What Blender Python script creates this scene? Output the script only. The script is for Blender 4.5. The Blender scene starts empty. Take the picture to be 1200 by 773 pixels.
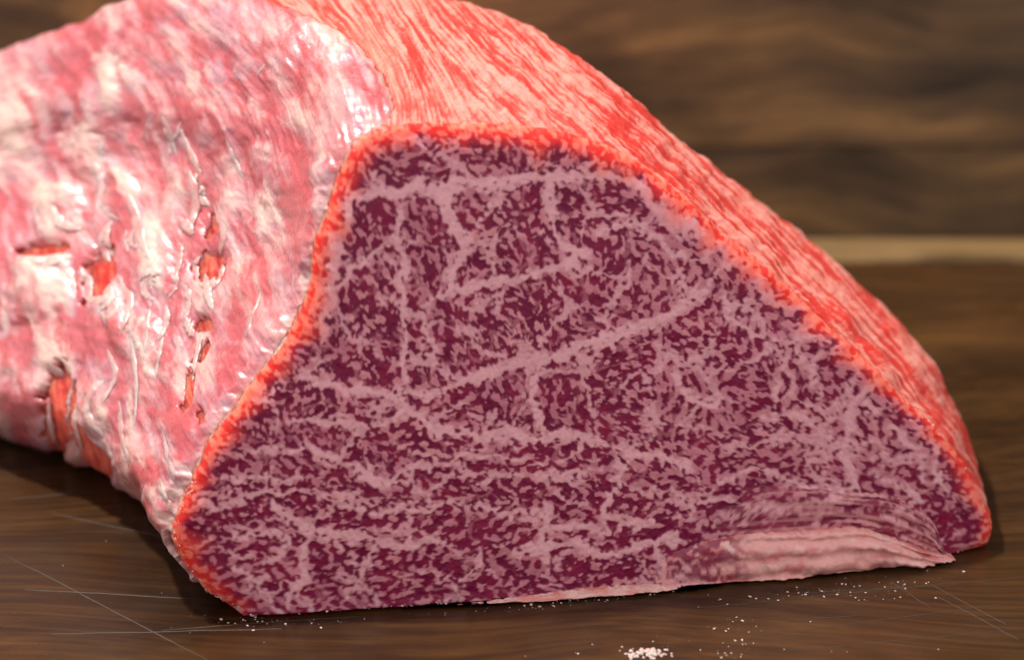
import bpy, bmesh, math, random
import numpy as np
from mathutils import Vector

# ================================================================== camera, light, exposure
scene = bpy.context.scene
C = scene.collection
random.seed(7)
H = 0.23                      # camera height above the board, metres
PITCH = math.radians(20.0)
FPX = 2333.0                  # focal length in pixels of the 1200 px wide photograph
CX, CY = 600.0, 386.5

cam_data = bpy.data.cameras.new('camera')
cam_data.sensor_width = 36.0
cam_data.lens = FPX * 36.0 / 1200.0
cam_data.clip_start, cam_data.clip_end = 0.01, 20.0
cam_data.dof.use_dof = True
cam_data.dof.focus_distance = 0.487
cam_data.dof.aperture_fstop = 7.6
cam = bpy.data.objects.new('camera', cam_data)
cam.location = (0, 0, H)
cam.rotation_euler = (math.radians(90) - PITCH, 0, 0)
C.objects.link(cam)
scene.camera = cam

world = bpy.data.worlds.new('World')
scene.world = world
world.use_nodes = True
wb = world.node_tree.nodes['Background']
wb.inputs['Color'].default_value = (1.0, 0.965, 0.985, 1)
wb.inputs['Strength'].default_value = 1.05

KEY_DIR = Vector((-0.39, 0.09, 0.92)).normalized()
key_data = bpy.data.lights.new('key_lamp', 'SPOT')
key_data.energy = 172
key_data.color = (1.0, 0.95, 0.87)
key_data.shadow_soft_size = 0.05
key_data.spot_size = math.radians(50)
key_data.spot_blend = 0.4
key = bpy.data.objects.new('key_lamp', key_data)
key.location = Vector((0.0, 0.50, 0.05)) + KEY_DIR * 1.6
key.rotation_euler = KEY_DIR.to_track_quat('Z', 'Y').to_euler()
C.objects.link(key)

vs = scene.view_settings
vs.view_transform, vs.look, vs.exposure, vs.gamma = 'Standard', 'None', 0.0, 1.0
vs.use_curve_mapping = False
scene.cycles.use_denoising = True
scene.cycles.max_bounces = 8

CP, SP = math.cos(PITCH), math.sin(PITCH)


def project(P):
    """world points -> photograph pixels (used to lay measured outlines out in space)"""
    P = np.asarray(P, float)
    x, y, z = P[..., 0], P[..., 1], P[..., 2] - H
    d = y * CP - z * SP
    u = y * SP + z * CP
    return np.stack([CX + FPX * x / d, CY - FPX * u / d], -1)


def ray(px, py):
    u = (np.asarray(px, float) - CX) / FPX
    v = -(np.asarray(py, float) - CY) / FPX
    return np.stack([u, CP + v * SP, -SP + v * CP], -1)


def ground(px, py, z=0.0):
    d = ray(px, py)
    t = (z - H) / d[..., 2]
    return d * t[..., None] + np.array([0, 0, H])


# plane of the cut face
GA = ground(300, 724)
GB = ground(1105, 652)
E0 = (GB - GA) / np.linalg.norm(GB - GA)
LEAN = math.radians(5)
N0 = np.array([E0[1], -E0[0], 0.0])            # towards the camera
UPF = np.array([0, 0, 1.0]) * math.cos(LEAN) - N0 * math.sin(LEAN)
NF = np.cross(E0, UPF)


def on_face(px, py):
    d = ray(px, py)
    o = np.array([0, 0, H])
    t = ((GA - o) @ NF) / (d @ NF)
    P = o + d * t[..., None]
    return (P - GA) @ E0, (P - GA) @ UPF


def catmull_closed(pts, n):
    pts = np.asarray(pts, float)
    m = len(pts)
    out = []
    k = 40
    for i in range(m):
        p0, p1, p2, p3 = pts[i - 1], pts[i], pts[(i + 1) % m], pts[(i + 2) % m]
        t = np.linspace(0, 1, k, endpoint=False)[:, None]
        out.append(0.5 * (2 * p1 + (p2 - p0) * t + (2 * p0 - 5 * p1 + 4 * p2 - p3) * t ** 2
                          + (3 * p1 - p0 - 3 * p2 + p3) * t ** 3))
    c = np.concatenate(out)
    L = np.r_[0, np.cumsum(np.linalg.norm(np.diff(np.r_[c, c[:1]], axis=0), axis=1))]
    s = np.linspace(0, L[-1], n, endpoint=False)
    cc = np.r_[c, c[:1]]
    return np.stack([np.interp(s, L, cc[:, j]) for j in range(pts.shape[1])], -1)


OUTLINE = [(300, 726), (270, 713), (240, 692), (215, 662), (203, 632), (208, 605), (225, 568), (247, 520),
           (278, 480), (312, 433), (345, 385), (365, 335), (370, 292), (385, 250), (400, 205), (420, 170),
           (450, 152), (500, 147), (560, 148), (620, 150), (680, 162), (730, 180), (790, 222), (850, 275),
           (910, 325), (970, 380), (1020, 425), (1065, 470), (1100, 505), (1132, 545), (1155, 590),
           (1167, 622), (1160, 642), (1130, 648), (1105, 653), (1000, 668), (850, 683), (700, 697),
           (560, 709), (420, 719), (340, 726)]


def interp_st(S, keys, vals):
    """monotone-ish cubic through station values"""
    keys = np.asarray(keys, float)
    vals = np.asarray(vals, float)
    m = np.gradient(vals, keys, axis=0)
    i = np.clip(np.searchsorted(keys, S, side='right') - 1, 0, len(keys) - 2)
    h = keys[i + 1] - keys[i]
    t = (S - keys[i]) / h
    if vals.ndim > 1:
        h, t = h[..., None], t[..., None]
    return ((2 * t**3 - 3 * t**2 + 1) * vals[i] + (t**3 - 2 * t**2 + t) * h * m[i]
            + (-2 * t**3 + 3 * t**2) * vals[i + 1] + (t**3 - t**2) * h * m[i + 1])


# stations along the block: depth s, ground corner, heading of the section, width and height scale
ST_S = [0, .08, .2, .33, .47, .60, .72, .86, 1.0]
ST_O = np.array([ground(*p)[:2] for p in ((300, 724), (284, 690), (264, 638), (211, 598), (137, 553), (50, 517), (-50, 490), (-190, 450), (-300, 420))])
ST_A = [math.degrees(math.atan2(E0[1], E0[0])), 11.0, 12, 14, 18, 24, 30, 35, 38]
ST_W = [1, 1.04, 1.115, 1.195, 1.27, 1.30, 1.28, 1.13, .85]
ST_H = [1, 1.03, 1.08, 1.12, 1.135, 1.10, .97, .76, .45]


def section(S, a, z):
    """S, a, z arrays (broadcast): section coordinates -> world"""
    O = interp_st(S, ST_S, ST_O)
    A = np.radians(interp_st(S, ST_S, ST_A))
    W = interp_st(S, ST_S, ST_W)
    Hs = interp_st(S, ST_S, ST_H)
    foot = np.clip(z / .055, 0, 1) * np.ones_like(W)
    W = np.where(a > .09, 1 + (W - 1) * (1 - (1 - .84) * (1 - foot) * np.clip((a - .09) / .06, 0, 1)), W)
    W = W * (1 - .035 * np.clip((z - .04) / .04, 0, 1) * np.clip((a - .05) / .04, 0, 1) * np.clip(S / .2, 0, 1))
    aa, zz = a * W, z * Hs
    lean = np.sin(LEAN) * np.clip(1 - S / .4, 0, 1)
    x = O[..., 0] + aa * np.cos(A) - N0[0] * zz * lean
    y = O[..., 1] + aa * np.sin(A) - N0[1] * zz * lean
    return np.stack([x, y, zz * math.cos(LEAN) + 0 * x], -1)


# ------------------------------------------------------------------ numpy noise
def _hash(ix, iy, seed):
    h = (ix.astype(np.int64) * 374761393 + iy.astype(np.int64) * 668265263 + seed * 1442695041) & 0xFFFFFFFF
    h = ((h ^ (h >> 13)) * 1274126177) & 0xFFFFFFFF
    return (h ^ (h >> 16)) & 0xFFFFFFFF


def perlin(x, y, seed=0):
    x0, y0 = np.floor(x), np.floor(y)
    fx, fy = (x - x0).astype(np.float32), (y - y0).astype(np.float32)
    ix, iy = x0.astype(np.int64), y0.astype(np.int64)

    def g(dx, dy):
        a = _hash(ix + dx, iy + dy, seed).astype(np.float32) * np.float32(2 * math.pi / 4294967296.0)
        return np.cos(a) * (fx - dx) + np.sin(a) * (fy - dy)
    u = fx * fx * fx * (fx * (fx * 6 - 15) + 10)
    v = fy * fy * fy * (fy * (fy * 6 - 15) + 10)
    a, b, c, d = g(0, 0), g(1, 0), g(0, 1), g(1, 1)
    return 1.5 * ((a + (b - a) * u) * (1 - v) + (c + (d - c) * u) * v)


def fbm(x, y, seed=0, octaves=3, gain=.5):
    s, amp = 0, 1.0
    for o in range(octaves):
        s = s + amp * perlin(x * 2 ** o, y * 2 ** o, seed + 17 * o)
        amp *= gain
    return s


def sstep(a, b, x):
    t = np.clip((x - a) / (b - a), 0, 1)
    return t * t * (3 - 2 * t)


def poly_dist(X, Y, pts, reach):
    """distance to a polyline, only inside its neighbourhood"""
    D = np.full(X.shape, 1e3, np.float32)
    for (ax, ay), (bx, by) in zip(pts[:-1], pts[1:]):
        y0, y1 = int(min(ay, by) - reach) + OY, int(max(ay, by) + reach) + 1 + OY
        x0, x1 = int(min(ax, bx) - reach) + OX, int(max(ax, bx) + reach) + 1 + OX
        sl = (slice(max(y0, 0), max(y1, 0)), slice(max(x0, 0), max(x1, 0)))
        x, y = X[sl], Y[sl]
        if x.size == 0:
            continue
        dx, dy = bx - ax, by - ay
        t = np.clip(((x - ax) * dx + (y - ay) * dy) / (dx * dx + dy * dy + 1e-6), 0, 1)
        D[sl] = np.minimum(D[sl], np.hypot(x - ax - t * dx, y - ay - t * dy))
    return D


def cells(x, y, seed):
    """F1, F2 and the id of the nearest cell"""
    ix, iy = np.floor(x), np.floor(y)
    f1 = np.full(x.shape, 9., np.float32)
    f2 = f1.copy()
    cid = np.zeros(x.shape, np.float32)
    for dx in (-1, 0, 1):
        for dy in (-1, 0, 1):
            hx, hy = ix + dx, iy + dy
            r1 = _hash(hx, hy, seed) / 4294967296.0
            r2 = _hash(hx, hy, seed + 7) / 4294967296.0
            d = np.hypot(hx + r1 - x, hy + r2 - y).astype(np.float32)
            near = d < f1
            f2 = np.where(near, f1, np.minimum(f2, d))
            cid = np.where(near, _hash(hx, hy, seed + 3) / 4294967296.0, cid)
            f1 = np.where(near, d, f1)
    return f1, f2, cid


OX, OY = 260, 120             # margin of the sheet the surface patterns are laid out on
SW, SH = 1500, 1000
GX, GY = np.meshgrid(np.arange(SW, dtype=np.float32) - OX, np.arange(SH, dtype=np.float32) - OY)


def sample(R, px, py):
    x = np.clip(px + OX, 0, SW - 1.01)
    y = np.clip(py + OY, 0, SH - 1.01)
    ix, iy = x.astype(int), y.astype(int)
    fx, fy = x - ix, y - iy
    if R.ndim == 3:
        fx, fy = fx[..., None], fy[..., None]
    return (R[iy, ix] * (1 - fx) + R[iy, ix + 1] * fx) * (1 - fy) + (R[iy + 1, ix] * (1 - fx) + R[iy + 1, ix + 1] * fx) * fy


def blur(R, r):
    for ax in (0, 1):
        for _ in range(2):
            k = 2 * r + 1
            c = np.cumsum(np.concatenate([np.repeat(R.take([0], ax), r + 1, ax), R, np.repeat(R.take([-1], ax), r, ax)], ax), ax)
            n = c.shape[ax]
            R = (c.take(range(k, n), ax) - c.take(range(0, n - k), ax)) / k
    return R


def lic(noise, ang, L):
    """smear noise along a direction field: fibres"""
    acc = noise.copy()
    for sgn in (1, -1):
        x, y = GX.copy(), GY.copy()
        for _ in range(L):
            ix = np.clip(x + OX, 0, SW - 1).astype(int)
            iy = np.clip(y + OY, 0, SH - 1).astype(int)
            a = ang[iy, ix]
            x += sgn * np.cos(a) * 1.5
            y += sgn * np.sin(a) * 1.5
            acc += noise[np.clip(y + OY, 0, SH - 1).astype(int), np.clip(x + OX, 0, SW - 1).astype(int)]
    acc -= acc.mean()
    return acc / acc.std()


# ------------------------------------------------------------------ marbling of the cut face
# main fat seams: width, points
SEAMS = [
    (16, [(380, 345), (392, 300), (408, 250), (412, 232), (460, 226), (500, 219), (568, 217), (636, 211), (690, 206)]),
    (15, [(690, 206), (737, 214), (770, 240), (800, 262), (850, 300)]),
    (15, [(526, 228), (528, 262), (541, 280), (536, 312), (531, 338)]),
    (14, [(515, 345), (560, 334), (602, 327), (649, 315), (672, 296)]),
    (13, [(640, 214), (648, 245), (655, 285), (690, 300)]),
    (11, [(470, 250), (471, 320), (472, 361), (474, 405), (471, 458)]),
    (11, [(372, 392), (386, 369), (389, 335)]),
    (13, [(350, 440), (372, 445), (415, 454), (461, 465), (498, 461), (531, 446), (570, 436), (611, 424), (640, 424), (686, 405), (723, 395), (764, 374), (797, 351), (826, 342)]),
    (15, [(560, 438), (611, 424), (686, 405), (764, 374)]),
    (8, [(826, 342), (840, 315), (868, 300)]),
    (13, [(461, 465), (479, 483), (505, 495), (541, 503), (570, 508), (621, 509), (662, 505), (703, 514), (735, 521), (770, 531), (810, 548)]),
    (11, [(632, 425), (626, 462), (630, 500)]),
    (9, [(340, 492), (380, 494), (425, 496), (470, 488)]),
    (9, [(236, 592), (285, 592), (311, 579), (345, 577)]),
    (13, [(319, 597), (345, 608), (365, 620), (391, 626), (433, 626), (474, 633), (520, 634)]),
    (13, [(365, 620), (360, 646), (353, 672), (338, 706)]),
    (8, [(278, 628), (316, 620), (334, 628), (326, 650), (312, 664)]),
    (11, [(300, 528), (345, 524), (378, 530), (407, 540), (428, 553), (455, 563), (479, 551), (500, 545)]),
    (8, [(455, 563), (480, 568), (505, 580)]),
    (8, [(314, 550), (311, 580)]),
    (17, [(637, 596), (637, 640)]), (14, [(600, 645), (637, 634), (655, 633), (720, 640), (759, 632), (790, 624)]),
    (10, [(640, 612), (697, 612), (759, 604)]),
    (11, [(722, 536), (715, 569), (706, 602)]),
    (14, [(769, 628), (771, 660), (772, 690)]),
    (15, [(540, 712), (600, 703), (681, 690), (759, 690), (830, 690)]),
    (11, [(895, 485), (939, 488), (965, 503), (985, 524), (992, 555), (1003, 575)]),
    (15, [(985, 540), (992, 500), (1000, 465), (1034, 446)]),
    (9, [(1014, 460), (1032, 483)]),
    (9, [(906, 440), (906, 470)]),
    (10, [(790, 440), (805, 464), (840, 470)]),
    (9, [(560, 262), (575, 235)]), (8, [(700, 270), (745, 262), (800, 300)]),
    (8, [(845, 345), (860, 380), (900, 395), (960, 395)]),
    (9, [(870, 310), (905, 350), (950, 368)]),
    (8, [(930, 400), (950, 440), (960, 470)]),
    (8, [(840, 560), (880, 548), (940, 566), (1000, 570)]),
    (7, [(500, 350), (495, 392), (508, 430)]),
    (7, [(398, 330), (430, 300), (460, 285)]),
    (7, [(560, 560), (600, 552), (650, 556), (700, 548)]),
    (7, [(400, 590), (450, 596), (520, 588), (580, 598), (630, 604)]),
    (7, [(470, 520), (520, 535), (580, 530), (640, 540)]),
    (7, [(255, 560), (300, 556), (350, 560)]),
    (7, [(440, 640), (430, 665), (410, 690)]), (7, [(560, 640), (540, 670), (520, 700)]),
    (8, [(270, 660), (310, 690), (330, 712)]),
    (9, [(790, 575), (860, 585), (930, 590)]),
    (8, [(1040, 500), (1075, 525), (1085, 560)]),
    (9, [(1075, 500), (1098, 540), (1108, 575)]),
    (8, [(1020, 555), (1050, 560), (1080, 590)]),
]


def box1(R, r, ax):
    if r < 1:
        return R
    k = 2 * r + 1
    c = np.cumsum(np.concatenate([np.repeat(R.take([0], ax), r + 1, ax), R, np.repeat(R.take([-1], ax), r, ax)], ax), ax)
    n = c.shape[ax]
    return (c.take(range(k, n), ax) - c.take(range(0, n - k), ax)) / k


def gblur(R, sx, sy):
    """near-gaussian blur with its own width along each axis"""
    for ax, sg in ((1, sx), (0, sy)):
        w = int(math.ceil(3 * sg))
        t = np.exp(-.5 * (np.arange(-w, w + 1) / sg) ** 2)
        t /= t.sum()
        P = np.concatenate([np.repeat(R.take([0], ax), w, ax), R, np.repeat(R.take([-1], ax), w, ax)], ax)
        n = R.shape[ax]
        out = 0
        for k, tk in enumerate(t):
            sl = [slice(None)] * 2
            sl[ax] = slice(k, k + n)
            out = out + np.float32(tk) * P[tuple(sl)]
        R = out
    return R


def band(sx, sy, seed):
    """noise of one characteristic width"""
    rng = np.random.default_rng(seed)
    w = rng.standard_normal((SH, SW)).astype(np.float32)
    b = gblur(w, sx, sy) - gblur(w, sx * 1.9, sy * 1.9)
    return b / b.std()


def marbling():
    wx = GX + 8 * fbm(GX / 38, GY / 38, 1, 2) + 2.4 * fbm(GX / 11, GY / 11, 2, 2)
    wy = GY + 8 * fbm(GX / 38, GY / 38, 3, 2) + 2.4 * fbm(GX / 11, GY / 11, 4, 2)
    wob = 1 + .55 * fbm(GX / 26, GY / 26, 5, 2)
    FR = band(2.0, 2.0, 9)
    seam = np.zeros(GX.shape, np.float32)
    near = np.full(GX.shape, 99., np.float32)
    for w, pts in SEAMS:
        d = poly_dist(wx, wy, pts, 40)
        w = w * .80
        seam = np.maximum(seam, 1 - sstep(-2.4, 2.8, d - .5 * w * wob + 1.6 * FR))
        near = np.minimum(near, d - .5 * w)
    low = sstep(480, 600, GY + .10 * (GX - 600) + 25 * fbm(GX / 60, GY / 60, 41, 2))   # lower part: bundles lie flat
    right = sstep(690, 800, GX) * (1 - sstep(520, 600, GY))

    def mix(a, b):
        return a * np.sqrt(1 - low) + b * np.sqrt(low)
    # flecks follow the lie of each bundle: swirling above, flat below
    fa_ = (1 - low) * (1.7 * fbm(GX / 75, GY / 75, 46, 2) + .9) + low * (-.10 + .25 * fbm(GX / 60, GY / 60, 47, 2))
    fine = lic(band(1.25, 1.25, 1), fa_, 1)
    mid = lic(band(2.5, 2.5, 3), fa_, 2)
    big = mix(band(5, 5, 5), band(9, 3.6, 6))
    # bundles divided by thinner fat: two finer orders of seams
    x2, y2 = wx + .25 * wy, wy - .1 * wx
    u1, w1 = wx + 8 * fbm(GX / 30, GY / 30, 42, 2), wy + 8 * fbm(GX / 30, GY / 30, 43, 2)
    fa = cells((u1 + .25 * w1) / 74, (w1 - .1 * u1) / 62, 11)
    fb = cells(u1 / 128, (w1 - .05 * u1) / 40, 12)
    fc = cells(wx / 34, wy / 30, 13)
    fd = cells(wx / 60, wy / 17, 14)
    hi = low < .5
    d1 = np.where(hi, (fa[1] - fa[0]) * 34, (fb[1] - fb[0]) * 30)
    d2 = np.where(hi, (fc[1] - fc[0]) * 16, (fd[1] - fd[0]) * 14)
    cid = np.where(hi, fa[2], fb[2]) - .5
    cid2 = np.where(hi, fc[2], fd[2]) - .5
    s2w = np.clip(2.0 + 3.6 * fbm(GX / 45, GY / 45, 44, 2), 0, 4.2) * (1 - .35 * low)
    seam2 = (1 - sstep(-1.0, 2.0, d1 - s2w + 1.5 * FR)) * sstep(.3, 1.2, s2w)
    s3w = np.clip(.9 + 2.6 * fbm(GX / 30, GY / 30, 45, 2), 0, 2.2) * (1 - .3 * low)
    seam3 = (1 - sstep(-.8, 1.6, d2 - s3w + 1.1 * FR)) * sstep(.2, 1.0, s3w) * .8
    f = .42 * fine + .80 * mid + .36 * big
    thr = -.30 - .50 * cid - .35 * cid2 - .12 * low + .30 * right
    edge = np.clip(1 - near / 8, 0, 1)
    f = f - .35 * edge * (1 + .7 * fine)
    soft = sstep(-.32, .28, f - thr)
    body = np.clip(.09 - .16 * cid - .05 * right, 0, .4)           # lean tints the fat between its fibres
    dark = body + (1 - body) * soft
    wide = np.maximum(np.maximum(seam, .92 * seam2), .75 * seam3)
    return np.clip(dark * (1 - wide), 0, 1).astype(np.float32), np.clip(np.maximum(seam, .8 * seam2), 0, 1), near


# ================================================================== helpers
def mesh_from(name, V, F, mat, parent=None, attrs=None, smooth=True):
    """V (n,3); F (m,4) quads or (m,3); attrs: name -> (n,3) colours or (n,) floats"""
    me = bpy.data.meshes.new(name)
    V = np.asarray(V, np.float32)
    F = np.asarray(F, np.int32)
    k = F.shape[1]
    me.vertices.add(len(V))
    me.vertices.foreach_set('co', V.ravel())
    me.loops.add(F.size)
    me.loops.foreach_set('vertex_index', F.ravel())
    me.polygons.add(len(F))
    me.polygons.foreach_set('loop_start', np.arange(0, F.size, k, dtype=np.int32))
    me.polygons.foreach_set('loop_total', np.full(len(F), k, np.int32))
    me.update(calc_edges=True)
    me.validate()
    if smooth:
        me.polygons.foreach_set('use_smooth', np.ones(len(me.polygons), bool))
    for an, a in (attrs or {}).items():
        a = np.asarray(a, np.float32)
        if a.ndim == 2:
            at = me.attributes.new(an, 'FLOAT_COLOR', 'POINT')
            at.data.foreach_set('color', np.c_[a, np.ones(len(a), np.float32)].astype(np.float32).ravel())
        else:
            at = me.attributes.new(an, 'FLOAT', 'POINT')
            at.data.foreach_set('value', a)
    me.materials.append(mat)
    o = bpy.data.objects.new(name, me)
    C.objects.link(o)
    if parent:
        o.parent = parent
    return o


def empty(name, loc=(0, 0, 0)):
    o = bpy.data.objects.new(name, None)
    o.empty_display_size = .02
    o.location = loc
    C.objects.link(o)
    return o


def adopt(o, parent):
    """parent o, keeping it where it was built"""
    o.parent = parent
    o.matrix_parent_inverse.identity()
    o.location = Vector(o.location) - Vector(parent.location)
    return o


class NT:
    def __init__(self, name):
        self.m = bpy.data.materials.new(name)
        self.m.use_nodes = True
        self.t = self.m.node_tree
        self.b = self.t.nodes['Principled BSDF']

    def n(self, typ, **kw):
        nd = self.t.nodes.new(typ)
        for k, v in kw.items():
            if k in nd.inputs:
                nd.inputs[k].default_value = v
            else:
                setattr(nd, k, v)
        return nd

    def l(self, a, ao, b, bi):
        self.t.links.new(a.outputs[ao], b.inputs[bi])

    def ramp(self, stops):
        r = self.n('ShaderNodeValToRGB')
        e = r.color_ramp.elements
        while len(e) < len(stops):
            e.new(.5)
        for el, (p, c) in zip(e, stops):
            el.position = p
            el.color = (*c, 1) if len(c) == 3 else c
        return r


def meat_material(name, sss, scale, rough, bump, radius=(1.0, .22, .12), grain=900, spec=.5, coat=0.0):
    N = NT(name)
    b = N.b
    at = N.n('ShaderNodeAttribute', attribute_name='col')
    tc = N.n('ShaderNodeTexCoord')
    n1 = N.n('ShaderNodeTexNoise', Scale=grain, Detail=3.0, Roughness=.6)
    N.l(tc, 'Object', n1, 'Vector')
    n2 = N.n('ShaderNodeTexNoise', Scale=grain * .25, Detail=4.0, Roughness=.6)
    N.l(tc, 'Object', n2, 'Vector')
    # fine mottling of the colour
    mp = N.n('ShaderNodeMapRange')
    N.l(n1, 'Fac', mp, 'Value')
    mp.inputs['From Min'].default_value, mp.inputs['From Max'].default_value = .3, .7
    mp.inputs['To Min'].default_value, mp.inputs['To Max'].default_value = .93, 1.06
    vm = N.n('ShaderNodeVectorMath', operation='SCALE')
    N.l(at, 'Color', vm, 0)
    N.l(mp, 'Result', vm, 'Scale')
    N.l(vm, 'Vector', b, 'Base Color')
    rr = N.n('ShaderNodeMapRange')
    N.l(n2, 'Fac', rr, 'Value')
    rr.inputs['From Min'].default_value, rr.inputs['From Max'].default_value = .3, .7
    rr.inputs['To Min'].default_value, rr.inputs['To Max'].default_value = rough - .10, rough + .14
    N.l(rr, 'Result', b, 'Roughness')
    ad = N.n('ShaderNodeMath', operation='ADD')
    N.l(n1, 'Fac', ad, 0)
    N.l(n2, 'Fac', ad, 1)
    bp = N.n('ShaderNodeBump', Strength=bump, Distance=.0006)
    N.l(ad, 'Value', bp, 'Height')
    N.l(bp, 'Normal', b, 'Normal')
    b.inputs['Subsurface Weight'].default_value = sss
    b.inputs['Subsurface Radius'].default_value = radius
    b.inputs['Subsurface Scale'].default_value = scale
    b.inputs['Specular IOR Level'].default_value = spec
    b.inputs['Coat Weight'].default_value = coat
    b.inputs['Coat Roughness'].default_value = .24
    return N.m


def wood_material(name, stops, scale=(1.6, 26, 26), rough=.42, seed=0.0, wave=0.0, bump=.25, spec=.4, fine=.25, patch=.25):
    N = NT(name)
    b = N.b
    tc = N.n('ShaderNodeTexCoord')
    mp = N.n('ShaderNodeMapping')
    mp.inputs['Location'].default_value = (seed, seed * 1.7, seed * .6)
    N.l(tc, 'Object', mp, 'Vector')
    # slow bend of the grain
    nb = N.n('ShaderNodeTexNoise', Scale=4.0, Detail=2.0)
    N.l(mp, 'Vector', nb, 'Vector')
    sb = N.n('ShaderNodeVectorMath', operation='SUBTRACT')
    sb.inputs[1].default_value = (.5, .5, .5)
    N.l(nb, 'Color', sb, 0)
    sc = N.n('ShaderNodeVectorMath', operation='MULTIPLY')
    sc.inputs[1].default_value = (0, .07 + wave, .07 + wave)
    N.l(sb, 'Vector', sc, 0)
    av = N.n('ShaderNodeVectorMath', operation='ADD')
    N.l(mp, 'Vector', av, 0)
    N.l(sc, 'Vector', av, 1)
    st = N.n('ShaderNodeVectorMath', operation='MULTIPLY')
    st.inputs[1].default_value = scale
    N.l(av, 'Vector', st, 0)
    g1 = N.n('ShaderNodeTexNoise', Scale=1.0, Detail=6.0, Roughness=.62)
    N.l(st, 'Vector', g1, 'Vector')
    st2 = N.n('ShaderNodeVectorMath', operation='MULTIPLY')
    st2.inputs[1].default_value = (9, 420, 420)
    N.l(av, 'Vector', st2, 0)
    g2 = N.n('ShaderNodeTexNoise', Scale=1.0, Detail=3.0, Roughness=.6)
    N.l(st2, 'Vector', g2, 'Vector')
    mx = N.n('ShaderNodeMix', data_type='FLOAT')
    mx.inputs['Factor'].default_value = fine
    N.l(g1, 'Fac', mx, 'A')
    N.l(g2, 'Fac', mx, 'B')
    rp = N.ramp(stops)
    N.l(mx, 'Result', rp, 'Fac')
    pn = N.n('ShaderNodeTexNoise', Scale=13.0, Detail=4.0, Roughness=.6)
    N.l(mp, 'Vector', pn, 'Vector')
    pm = N.n('ShaderNodeMapRange')
    pm.inputs['From Min'].default_value, pm.inputs['From Max'].default_value = .3, .7
    pm.inputs['To Min'].default_value, pm.inputs['To Max'].default_value = 1 - patch, 1 + patch
    N.l(pn, 'Fac', pm, 'Value')
    pv = N.n('ShaderNodeVectorMath', operation='SCALE')
    N.l(rp, 'Color', pv, 0)
    N.l(pm, 'Result', pv, 'Scale')
    N.l(pv, 'Vector', b, 'Base Color')
    # patchy oil sheen
    nr = N.n('ShaderNodeTexNoise', Scale=22.0, Detail=5.0, Roughness=.65)
    N.l(tc, 'Object', nr, 'Vector')
    rr = N.n('ShaderNodeMapRange')
    rr.inputs['From Min'].default_value, rr.inputs['From Max'].default_value = .3, .7
    rr.inputs['To Min'].default_value, rr.inputs['To Max'].default_value = rough - .1, rough + .14
    N.l(nr, 'Fac', rr, 'Value')
    N.l(rr, 'Result', b, 'Roughness')
    bp = N.n('ShaderNodeBump', Strength=bump, Distance=.0004)
    N.l(g2, 'Fac', bp, 'Height')
    N.l(bp, 'Normal', b, 'Normal')
    b.inputs['Specular IOR Level'].default_value = spec
    return N.m


M_meat = meat_material('raw beef', 1.0, .015, .42, .30, radius=(1.0, .16, .08), spec=.2)
_t = M_meat.node_tree
_a = _t.nodes.new('ShaderNodeAttribute')
_a.attribute_name = 'sss'
_t.links.new(_a.outputs['Fac'], _t.nodes['Principled BSDF'].inputs['Subsurface Weight'])
M_skin = meat_material('silver skin', .6, .004, .31, .28, radius=(1.0, .35, .25), spec=.6, coat=.55, grain=1500)
M_fold = meat_material('beef lean fold', 0, .0010, .38, .3, radius=(1.0, .2, .12), spec=.3)
M_flap = meat_material('beef fat fold', 0, .0010, .36, .4, radius=(1.0, .4, .3))


# ================================================================== the surface the meat stands on
def fade_to_heart(m, y0, y1, heart):
    t = m.node_tree
    bs = t.nodes['Principled BSDF']
    src = bs.inputs['Base Color'].links[0].from_socket
    tc = t.nodes.new('ShaderNodeTexCoord')
    sp = t.nodes.new('ShaderNodeSeparateXYZ')
    t.links.new(tc.outputs['Object'], sp.inputs[0])
    nz = t.nodes.new('ShaderNodeTexNoise')
    nz.inputs['Scale'].default_value = 14.0
    t.links.new(tc.outputs['Object'], nz.inputs['Vector'])
    ad = t.nodes.new('ShaderNodeMath')
    ad.operation = 'MULTIPLY_ADD'
    t.links.new(nz.outputs['Fac'], ad.inputs[0])
    ad.inputs[1].default_value = .10
    t.links.new(sp.outputs['Y'], ad.inputs[2])
    mr = t.nodes.new('ShaderNodeMapRange')
    t.links.new(ad.outputs[0], mr.inputs['Value'])
    mr.inputs['From Min'].default_value, mr.inputs['From Max'].default_value = y0 + .05, y1 + .05
    mx = t.nodes.new('ShaderNodeMix')
    mx.data_type = 'RGBA'
    mx.inputs['A'].default_value = (*heart, 1)
    t.links.new(mr.outputs['Result'], mx.inputs['Factor'])
    t.links.new(src, mx.inputs[7])
    mx.inputs[6].default_value = (*heart, 1)
    t.links.new(mx.outputs[2], bs.inputs['Base Color'])


def box_mesh(name, x0, x1, y0, y1, z0, z1, mat, parent=None, bev=.002):
    bm = bmesh.new()
    bmesh.ops.create_cube(bm, size=1)
    for v in bm.verts:
        v.co = ((v.co.x) * (x1 - x0), (v.co.y) * (y1 - y0), (v.co.z) * (z1 - z0))
    bmesh.ops.bevel(bm, geom=bm.edges[:], offset=bev, segments=2, affect='EDGES')
    me = bpy.data.meshes.new(name)
    bm.to_mesh(me)
    bm.free()
    for p in me.polygons:
        p.use_smooth = False
    me.materials.append(mat)
    o = bpy.data.objects.new(name, me)
    o.location = ((x0 + x1) / 2, (y0 + y1) / 2, (z0 + z1) / 2)
    C.objects.link(o)
    if parent:
        adopt(o, parent)
    return o


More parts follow.
